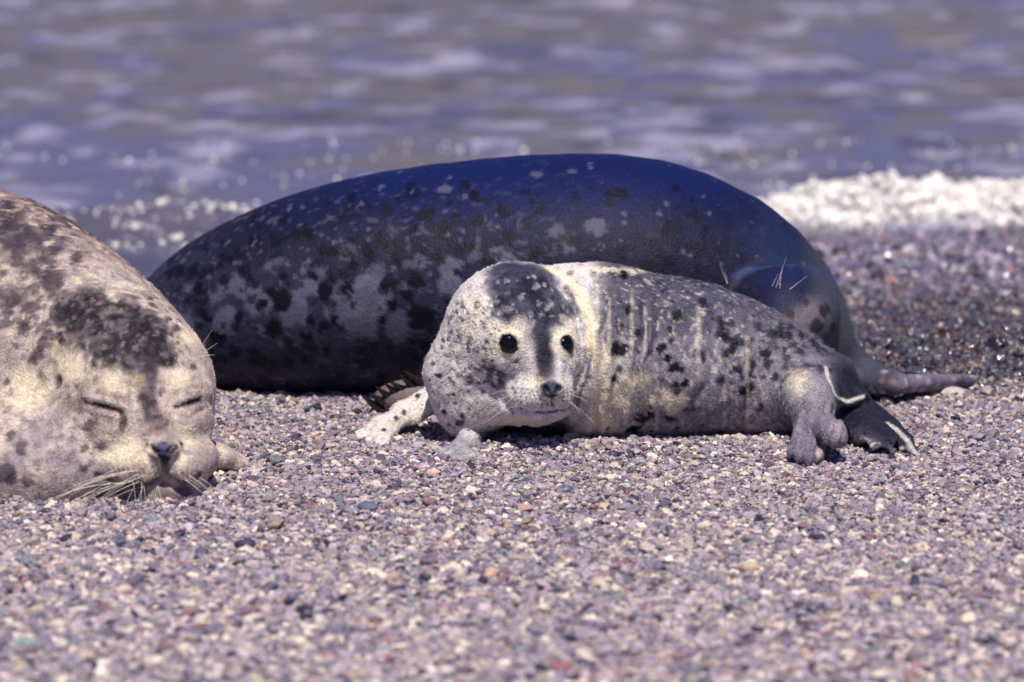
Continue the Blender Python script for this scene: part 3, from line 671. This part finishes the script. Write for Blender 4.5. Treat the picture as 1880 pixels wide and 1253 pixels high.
H.line(ph, .0036, s2l(48, 40, 50)); H.line(mo, .0038, s2l(46, 34, 40)); 
for rw in range(4):
    for k in range(9): H.px(208 + k * 9 + rw * 3, 858 + rw * 7 - (k - 4) ** 2 * .3 + 4, 2.1, s2l(76, 64, 70), a=.8, rag=.2)
    for k in range(5): H.px(325 + k * 9, 858 + rw * 7, 2.1, s2l(76, 64, 70), a=.7, rag=.2)
H.build('body', skin_mat('pale_hide', .66, .2, .5, grain=.3), left)
nz = P(300, 830, -.37)
def comb_l(p):
    d = p - nz; return d / (np.linalg.norm(d, axis=1, keepdims=True) + 1e-6)
def keep_l(c):
    k = ball(c, nz, .024) > 0
    for L in SLs:
        for a, b_ in zip(L, L[1:]): k = k & (cone(c, a, b_, .0034, .0034) > 0)
    return k * np.where(c[:, 0] < -.95, .12, 1) * np.where(c[:, 1] > .5, .2, 1)
fur(left, hair_mat('pale_fur', .6, .14), V, F, Nn, H.c, 200000, .0038, 1.2, comb_l, .010, lift=.2, width=.00024, keep=keep_l, cvar=.2, seed=21)
A_, B_, C_ = [], [], []
for k in range(17): A_.append((r.uniform(205, 272), r.uniform(862, 893))); B_.append((-.95 + r.normal(0, .12), -.25 + r.normal(0, .1), -.16 + r.normal(0, .16))); C_.append(r.uniform(.05, .12))
for k in range(7): A_.append((r.uniform(240, 290), r.uniform(880, 895))); B_.append((r.uniform(-.6, .3), -.5, -.6)); C_.append(r.uniform(.02, .035))
for k in range(6): A_.append((r.uniform(330, 365), r.uniform(865, 885))); B_.append((.8, -.3, r.normal(-.3, .1))); C_.append(r.uniform(.02, .04))
whiskers(H, A_, B_, C_, left, sag=.28, r0=.00032)
whiskers(H, [(368, 640), (372, 650), (365, 655)], [(.5, -.1, .9), (.8, -.1, .7), (.9, -.1, .2)], [.03, .025, .02], left, sag=.1, r0=.0003, name='brow_whisker')
left_hide = H

# ------------------------------------------------------------------ the dark mother
mb = [(90, 715, .62, 32), (170, 695, .60, 50), (235, 668, .58, 74), (300, 631, .57, 102), (400, 588, .55, 146), (500, 561, .54, 174), (600, 542, .53, 194), (740, 526, .52, 211), (900, 516, .51, 222), (1050, 512, .50, 226), (1180, 518, .50, 222), (1300, 545, .50, 199), (1385, 600, .49, 170), (1430, 660, .46, 143)]
MB_ = [(P(x, y, Y - .10), R(r, Y - .10)) for x, y, Y, r in mb]
MB_ = smooth_nodes(MB_, 2)
mo_h = P(1438, 590, .27)
def mum_sdf(p):
    d = None
    for (a, ra), (b_, rb) in zip(MB_, MB_[1:]):
        e = cone(p, a, b_, ra, rb, ((0, 1, 0), .88)); d = e if d is None else su(d, e, .008)
    h = cone(p, P(1450, 650, .34), mo_h, R(110, .34), R(98, .27)); h = su(h, ell(p, P(1440, 575, .24), (R(100, .28), .085, R(84, .28))), .02)
    h = su(h, cone(p, P(1440, 600, .22), P(1430, 640, .17), .05, .035), .03)
    d = su(d, h, .018)
    # fore flipper laid out to the right
    fl = ((0, -.2, 1), 1.4); a = P(1560, 690, .36); b0 = G(1640, 705, .030)
    f = cone(p, a, b0, .042, .020, fl)
    for q in [(1785, 698, .012), (1760, 694, .020), (1770, 706, .008), (1735, 712, .006), (1700, 716, .006)]: f = su(f, cone(p, b0, G(*q), .0145, .0065, fl), .004)
    d = su(d, f, .03)
    # near fore flipper by the pup, claws up
    pa = P(805, 722, .25); f = cone(p, P(860, 680, .33), pa, .05, .028); f = su(f, ell(p, P(755, 732, .215), (.050, .028, .026)), .02)
    d = su(d, f, .03)
    # hind flippers, out of sight behind the pale seal
    e0 = MB_[0][0]
    for s_ in (-1, 1):
        for k in range(5): d = su(d, cone(p, e0, e0 + np.array([-.16, s_ * .07 + .025 * (k - 2), -.03]), .018, .008), .015)
    near = d < .02
    if near.any():
        q = p[near]; dd = d[near] + .0025 * fbm(q, .16, 2, 8)
        d = d.copy(); d[near] = dd
    return d
V, F, Nn = nets(mum_sdf, (-.98, .06, -.03), (.72, .74, .40), .0036)
print('mum', len(V))
mum = root('adult_seal', None, 'large dark blue-black seal with pale rings and black spots lying behind the young one', 'seal', 'seals lying on the gravel beach')
H = Hide(V, F, Nn, s2l(21, 22, 46)); x, y, z = V.T
lx = sstep(P(1150, 500, .4)[0], P(600, 500, .4)[0], x) if False else 1 - sstep(P(900, 500, .4)[0], P(1180, 500, .4)[0], x)
low = 1 - sstep(.11, .24, z + .02 * fbm(V, .05, 2, 3))
H.mix(np.clip(low * (.35 + .65 * lx), 0, 1) * .9, s2l(45, 44, 68))
H.mix(low * sstep(.0, .4, fbm(V, .03, 2, 7)) * lx * .2, s2l(72, 72, 94))
H.mix(sstep(.1, .5, fbm(V, (.012, .012, .008), 2, 78)) * .5, s2l(14, 14, 30)); H.mix(sstep(.25, .55, fbm(V, (.009, .009, .007), 2, 79)) * .4 * (.3 + lx), s2l(92, 90, 112))
H.mix(sstep(.20, .31, z + .01 * noise(V, .05, 1)) * .7, s2l(8, 26, 84))  # blue sky sheen along the upper back, painted into the hide
H.mix(sstep(.0, .35, noise(V, (.14, .14, .05), 12)) * sstep(.15, .22, z) * .3, s2l(12, 30, 86))  # uneven patches of the same painted sheen
RING, SPOT = s2l(98, 99, 120), s2l(7, 8, 26)
def ring(a, b_, rr, al=.8):
    c = H.hit(a, b_)
    if c is None: return
    R_ = R(rr, c[1]); H.blot(c, R_ * .95, RING, a=al, soft=.2, rag=.6, seed=a); H.blot(c, R_ * .5, s2l(78, 78, 102), a=.7, soft=.4, rag=.6, seed=b_)
for a, b_, rr, al in [(926, 476, 26, .95), (828, 490, 22, .7), (825, 525, 25, .8), (675, 545, 40, .85), (560, 535, 30, .75), (435, 525, 24, .55), (470, 555, 28, .6), (408, 588, 26, .6), (340, 535, 16, .4), (340, 590, 20, .4), (620, 575, 26, .6), (690, 500, 20, .35), (505, 490, 18, .35), (730, 600, 30, .45), (660, 600, 34, .5), (540, 575, 26, .5), (1095, 417, 20, .55), (1020, 425, 16, .5), (1035, 452, 18, .55), (815, 348, 14, .5), (985, 320, 14, .4), (1050, 315, 10, .4), (870, 470, 14, .3), (770, 480, 16, .4), (400, 540, 18, .3), (590, 500, 16, .3), (640, 455, 12, .3)]: ring(a, b_, rr, al)
sp_ = [(775, 580, 26), (502, 602, 20), (480, 560, 14), (520, 555, 22), (565, 620, 13), (570, 588, 12), (400, 622, 16), (595, 600, 10), (475, 658, 22), (530, 668, 14), (665, 668, 15), (625, 688, 13), (715, 522, 17), (650, 490, 12), (765, 515, 18), (560, 425, 12), (705, 448, 14), (595, 535, 15), (640, 530, 14), (750, 545, 12), (720, 560, 12), (440, 580, 10), (365, 530, 13), (380, 585, 9), (520, 510, 10), (575, 505, 11), (800, 470, 12), (840, 500, 10), (730, 480, 14), (680, 470, 12), (815, 420, 14), (760, 420, 10), (880, 405, 14), (930, 430, 12), (980, 470, 14), (610, 460, 12), (650, 440, 10), (500, 535, 10), (705, 588, 8), (610, 590, 9), (560, 660, 10), (700, 690, 9), (600, 640, 7), (760, 630, 7), (430, 650, 10), (870, 360, 12), (920, 385, 10), (790, 395, 10), (350, 620, 12), (345, 640, 12)]
r = np.random.default_rng(11)
for a, b_, rr in sp_: H.px(a, b_, rr * .85, SPOT, a=.97, soft=.15, rag=.75, seed=a)
for k in range(320):
    a, b_ = r.uniform(280, 1300), r.uniform(340, 690); H.px(a, b_, r.uniform(4, 12), SPOT, a=.75, soft=.3, rag=.8, seed=k)
for k in range(90): a, b_ = r.uniform(400, 1480), r.uniform(300, 560); H.px(a, b_, r.uniform(1.5, 5), s2l(96, 96, 120), a=.6, soft=.4, rag=.9, seed=k)
vi = np.nonzero(y > .5)[0]
for k in range(160): H.blot(V[vi[r.integers(len(vi))]], r.uniform(.004, .013), SPOT if k % 3 else s2l(84, 84, 106), a=.7, seed=k)
# paler throat with a painted grey-green sheen, paler face and flipper
nx = P(1500, 600, .4)[0]
H.mix(sstep(nx - .05, nx + .03, x + .25 * (.2 - z)) * .75, s2l(74, 80, 92)); H.mix(sstep(.2, .5, fbm(V, .02, 2, 77)) * sstep(nx, nx + .04, x) * .6, s2l(50, 50, 66))
H.px(1480, 590, 40, s2l(120, 112, 122), a=.8, soft=.5, rag=.5); H.px(1440, 520, 46, s2l(16, 24, 62), a=.9, soft=.4, rag=.2)
for a, b_, rr in [(1515, 570, 12), (1500, 600, 14), (1450, 575, 9), (1530, 600, 8), (1560, 540, 12), (1480, 555, 6)]: H.px(a, b_, rr, s2l(40, 34, 48), a=.9, rag=.7, seed=a)
H.mix(sstep(P(1620, 0, .4)[0], P(1660, 0, .4)[0], x) * .85, s2l(118, 112, 130)); 
for k in range(40): H.px(r.uniform(1600, 1790), r.uniform(675, 725), r.uniform(2, 7), s2l(*[(88, 78, 100), (176, 160, 168)][k % 2]), a=.7, rag=1, seed=k)
H.px(1630, 700, 20, s2l(70, 60, 76), rag=.7, a=.7); H.px(1770, 703, 16, s2l(70, 66, 96), rag=.7, a=.7)
H.mix((1 - sstep(.05, .065, np.linalg.norm((V - P(752, 730, .205)) * [1, 1.2, 1.3], axis=1))) * .9, s2l(120, 106, 108))
H.pxline([(1348, 508), (1375, 497), (1410, 490), (1450, 488), (1500, 498), (1535, 522)], 7, s2l(52, 72, 118), a=.5, soft=.9)  # pale blue highlight arc painted over the top of the head
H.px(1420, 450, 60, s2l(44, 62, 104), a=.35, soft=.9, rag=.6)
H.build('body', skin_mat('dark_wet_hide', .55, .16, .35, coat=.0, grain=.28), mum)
cl = []
for i in range(7):
    t_ = i / 6; b0 = np.array([676 + 80 * t_, 742 - 44 * t_]); a = P(b0[0] + 28, b0[1] + 14, .208); b_ = P(b0[0] - 12 + 4 * math.sin(i * 3), b0[1] - 15 + 3 * math.sin(i * 2), .185)
    cl.append([a + (b_ - a) * s_ for s_ in (0, .33, .66, 1)])
cm = plain('claw_dark', s2l(44, 34, 42), .35, .5)
for L in cl: strands('claw', [L], cm, mum, .0085, .0012)
whiskers(H, [(1335, 522), (1336, 520), (1425, 528), (1432, 530), (1418, 526), (1450, 532), (1430, 524)], [(-.35, -.1, 1), (-.2, -.1, .8), (.3, -.1, 1), (.05, -.1, .8), (.35, -.2, .9), (.8, -.1, .7), (.2, 0, 1)], [.03, .02, .045, .03, .02, .03, .025], mum, sag=.05, r0=.00055, name='brow_whisker')

# ------------------------------------------------------------------ stones
print('stones')
def outside(pts):
    k = np.ones(len(pts), bool)
    for f, (a, b_) in ((pup_sdf, ((-.24, -.24), (.56, .30))), (left_sdf, ((-2.1, -.5), (-.28, 1.15))), (mum_sdf, ((-.98, .06), (.72, .74)))):
        i = np.nonzero((pts[:, 0] > a[0]) & (pts[:, 0] < b_[0]) & (pts[:, 1] > a[1]) & (pts[:, 1] < b_[1]))[0]
        if len(i): k[i] &= f(pts[i]) > -.001
    return k
def half_w(y): return (y - CAM[1]) * WIDTH / DIST / 2 + .12
n = 470000; x, y, r = stones_at(n, -1.5, 1.5, -1.75, 1.15, 1)
inn = np.abs(x) < half_w(y); keep = inn | (r.random(n) < .22); x, y, inn = x[keep], y[keep], inn[keep]; n = len(x)
size = np.exp(r.normal(math.log(.0024), .38, n)) * np.where(inn, 1, 1.8) * (1 + .6 * (1 - sstep(-1.2, -.3, y)))
size = np.clip(size, .0014, .0085)
z = ground_z(x, y) + size * r.uniform(-.1, .7, n)
pts = np.stack([x, y, z], 1)
ci = r.choice(len(DRY), n, p=PW); cols = DRY[ci] * (.62 + .55 * r.random((n, 1))) * np.array([.96, .95, 1.05])
wetf = sstep(.30, .62, y + .05 * fbm(pts, .2, 2, 4) + .12 * np.clip(x, -1, 1)); iswet = r.random(n) < wetf
k = outside(pts)
dry = k & ~iswet; 
tag(gravel('gravel', pts[dry], size[dry], cols[dry], stone_mat('dry_stone', .75), 2), 'dry multicoloured fine gravel covering the beach', 'gravel', kind='stuff')
# wet stones nearer the water: darker, glossier, some larger
wet = k & iswet
n2 = 64000; x2, y2, r2 = stones_at(n2, -1.6, 1.6, .42, 2.25, 4); kk = y2 < shore(x2) + .12; x2, y2 = x2[kk], y2[kk]; n2 = len(x2)
s2 = np.clip(np.exp(r2.normal(math.log(.0040), .42, n2)), .002, .013); z2 = ground_z(x2, y2) + s2 * r2.uniform(.0, .6, n2)
WETC = np.array([s2l(*c) for c in [(92, 84, 104), (70, 64, 86), (110, 98, 112), (48, 44, 62), (120, 84, 84), (84, 92, 100), (150, 140, 140), (64, 52, 62), (140, 110, 90)]])
c2 = WETC[r2.choice(9, n2, p=[.2, .18, .16, .14, .07, .09, .05, .09, .02])]
p2 = np.stack([x2, y2, z2], 1); k2 = outside(p2)
ap = np.concatenate([pts[wet], p2[k2]]); as_ = np.concatenate([size[wet], s2[k2]]); ac = np.concatenate([cols[wet] * .5, c2[k2]]); ac = ac * (.55 + 1.3 * sstep(.95, 1.35, ap[:, 1]))[:, None]; ac = ac + (ac.mean(1, keepdims=True) * np.array([.95, .92, 1.3]) - ac) * .35 * sstep(.9, 1.3, ap[:, 1])[:, None]  # stone colours lightened to lavender near the water, a painted sky sheen
tag(gravel('wet_gravel', ap, as_, ac, stone_mat('wet_stone', .4, True), 6), 'dark wet shingle between the seals and the water', 'gravel', kind='stuff')

def stone(px, py, rx, rz, col, label, seed):
    c = G(px, py, .004); a = R(rx, c[1]); h = R(rz, c[1]); u, v = 28, 18; V_ = []; F_ = []
    for j in range(v + 1):
        for i in range(u): th, ph = math.pi * j / v, 2 * math.pi * i / u; V_.append((math.sin(th) * math.cos(ph), math.sin(th) * math.sin(ph), math.cos(th)))
    V_ = np.array(V_); V_ = V_ * (1 + .28 * fbm(V_ + seed, 1.1, 3, seed))[:, None] * [a, a * .8, h]
    for j in range(v):
        for i in range(u): F_.append((j * u + i, (j + 1) * u + i, (j + 1) * u + (i + 1) % u, j * u + (i + 1) % u))
    m, t, b = mat('pebble'); ns = N(t, 'ShaderNodeTexNoise', Scale=160.0, Detail=4.0); tc = N(t, 'ShaderNodeTexCoord'); t.links.new(tc.outputs['Object'], ns.inputs['Vector'])
    t.links.new(ramp(t, ns.outputs[0], [(.3, tuple(col * .7)), (.7, tuple(col * 1.15))]), b.inputs['Base Color']); b.inputs['Roughness'].default_value = .7
    o = link('beach_stone', np_mesh('beach_stone', V_, np.array(F_)), m); o.location = c; tag(o, label, 'stone', 'larger stones lying among the gravel')
stone(1742, 722, 30, 13, s2l(186, 176, 176), 'pale rounded stone under the dark seal flipper', 1)
stone(452, 1000, 20, 11, s2l(58, 50, 84), 'dark purple stone alone on the open gravel below the sleeping seal', 2)
stone(1376, 1042, 17, 11, s2l(190, 168, 146), 'small sandy coloured stone on the open gravel below the pup hind flippers', 3)
stone(676, 932, 20, 11, s2l(92, 96, 118), 'slate blue stone on the gravel below the pup front flippers', 4)
stone(48, 1182, 28, 13, s2l(130, 146, 146), 'greenish grey stone near the bottom corner under the sleeping seal', 5)
stone(1030, 1226, 22, 12, s2l(150, 96, 104), 'dull red stone at the bottom edge of the picture', 6)
stone(1782, 640, 16, 10, s2l(160, 70, 62), 'red stone in the dark wet shingle beyond the flipper', 7)
# ------------------------------------------------------------------ water and foam
def crest(x):  return 2.06 + .12 * np.clip(x, -1, 1) + .10 * np.sin(x * 2.3 + 1) + .03 * np.sin(x * 9)
def water_z(x, y):
    p = np.stack([x, y, 0 * x], 1); far = 1 + .5 * sstep(2.5, 6, y)
    z = WATER + .010 * fbm(p, (.55, .22, 1), 3, 3) * far + .004 * fbm(p, (.12, .05, 1), 2, 6)
    z += .018 * far * np.abs(fbm(p, (.9, .30, 1), 2, 13)) * sstep(1.9, 2.8, y)
    z += .013 * fbm(p, (.19, .15, 1), 3, 23) * sstep(1.7, 2.0, y) * far + .0035 * fbm(p, (.055, .024, 1), 2, 29)
    c = crest(x); am = .008 + .026 * sstep(.15, .75, x) + .034 * (1 - sstep(-.6, -.2, x))
    u = y - c; z += am * np.where(u < 0, np.exp(-(u / .055) ** 2), np.exp(-(u / .16) ** 2)) * (1 + .35 * noise(p, (.07, .3, 1), 31))
    z += .010 * fbm(p, (.035, .03, 1), 2, 37) * np.exp(-(u / .08) ** 2) * sstep(.2, .6, x)
    d = y - shore(x); z = z - .02 * (1 - sstep(0, .25, d))
    return z
me, Vw = sheet('sea_water', axis(-1.9, 1.9, .012, -400, 400, 1.2), axis(1.1, 5.8, .012, 1.0, 900, 1.15), water_z)
p = Vw.copy(); 
streak = sstep(.10, .5, fbm(p, (.11, .10, 1), 3, 41)) * .75 * sstep(1.8, 2.3, p[:, 1])
cr = np.exp(-((p[:, 1] - crest(p[:, 0]) + .02) / .060) ** 2) * sstep(.22, .6, p[:, 0]) * (.7 + .6 * noise(p, .05, 5))
fo = np.clip(.12 * streak + 1.3 * cr, 0, 1); pal = fbm(p, (.7, .25, 1), 3, 61)
base = s2l(102, 99, 104)[None] * np.ones((len(p), 1)); base = base + (s2l(92, 94, 124) - base) * sstep(-.35, .35, pal + .1 - .5 * sstep(3.0, 5., p[:, 1]) * (1 - sstep(-.2, 1.2, p[:, 0])) + 1.1 * fbm(p, (.11, .13, 1), 3, 63))[:, None]
base = base + (s2l(150, 148, 176) - base) * streak[:, None]; base = base + (s2l(66, 64, 72) - base) * (sstep(.12, .5, fbm(p, (.12, .09, 1), 3, 47)) * .6)[:, None]  # lavender sky streaks and dark chop painted into the water colour
lf = np.exp(-((p[:, 1] - crest(p[:, 0]) + .05) / .10) ** 2) * (1 - sstep(-.5, .0, p[:, 0])); base = base + (s2l(82, 78, 94) - base) * (.8 * lf)[:, None]
vcol(me, 'col', base); a = me.attributes.new('foam', 'FLOAT', 'POINT'); a.data.foreach_set('value', fo.astype(np.float32))
m, t, b = mat('sea'); at = N(t, 'ShaderNodeAttribute', attribute_name='col'); af = N(t, 'ShaderNodeAttribute', attribute_name='foam'); tc = N(t, 'ShaderNodeTexCoord')
t.links.new(mixc(t, af.outputs['Fac'], at.outputs[0], (.60, .59, .66)), b.inputs['Base Color'])  # lilac shading of the foam put into its colour
rr = N(t, 'ShaderNodeMapRange'); rr.inputs['To Min'].default_value = .10; rr.inputs['To Max'].default_value = .7; t.links.new(af.outputs['Fac'], rr.inputs['Value']); t.links.new(rr.outputs[0], b.inputs['Roughness'])
b.inputs['IOR'].default_value = 1.33
mp = N(t, 'ShaderNodeMapping'); mp.inputs['Scale'].default_value = (1, 2.2, 1); t.links.new(tc.outputs['Object'], mp.inputs['Vector'])
ns = N(t, 'ShaderNodeTexNoise', Scale=18.0, Detail=5.0); t.links.new(mp.outputs[0], ns.inputs['Vector'])
bp = N(t, 'ShaderNodeBump', Strength=.8, Distance=.02); t.links.new(ns.outputs[0], bp.inputs['Height']); t.links.new(bp.outputs[0], b.inputs['Normal'])
tag(link('sea_water', me, m), kind='structure')
# foam: froth on the breaking crest; scattered white beads added as sun glints
n = 9000; r = np.random.default_rng(9); x = r.uniform(.05, 2.2, n); dens = sstep(.25, .55, x) * .8; x = x[r.random(n) < dens]; n = len(x)
wd_ = .5 + .5 * (noise(np.stack([x, 0 * x, 0 * x], 1), .12, 71) + 1) / 2; y = crest(x) - .02 + r.normal(0, .036, n) * wd_ * 1.3; s_ = np.clip(np.exp(r.normal(math.log(.0034), .55, n)), .0012, .012)
z = water_z(x, y) + r.random(n) ** 2 * .022 * sstep(.2, .8, x) * (.4 + .6 * (noise(np.stack([x, y, 0 * x], 1), .07, 72) + 1))
n3 = 2600; x3 = r.uniform(-2, 2.0, n3); y3 = np.where(r.random(n3) < .5, crest(x3) + r.normal(0, .05, n3), r.uniform(1.75, 3.0, n3)); m3 = fbm(np.stack([x3, y3, 0 * x3], 1), (.2, .06, 1), 2, 51) > .02; x3, y3 = x3[m3], y3[m3]
z3 = water_z(x3, y3) + .002; s3 = r.uniform(.0014, .0040, len(x3)); nl_ = 330; xl = r.uniform(-1.3, -.1, nl_); yl = crest(xl) + r.normal(-.04, .07, nl_); x3 = np.append(x3, xl); y3 = np.append(y3, yl); z3 = np.append(z3, water_z(xl, yl) + .002); s3 = np.append(s3, np.exp(r.normal(math.log(.0026), .5, nl_)))
ap = np.concatenate([np.stack([x, y, z], 1), np.stack([x3, y3, z3], 1)]); as_ = np.concatenate([s_, s3]); 
fm, t, b = mat('foam_glint_white'); b.inputs['Base Color'].default_value = (.86, .84, .80, 1); b.inputs['Roughness'].default_value = .35; b.inputs['Coat Weight'].default_value = .6
tag(gravel('sea_foam_and_glints', ap, as_, np.full((len(ap), 3), .85), fm, 12, .8), 'white froth along the breaking wavelet and beads added as sun glints', 'foam', kind='stuff')
print('done')
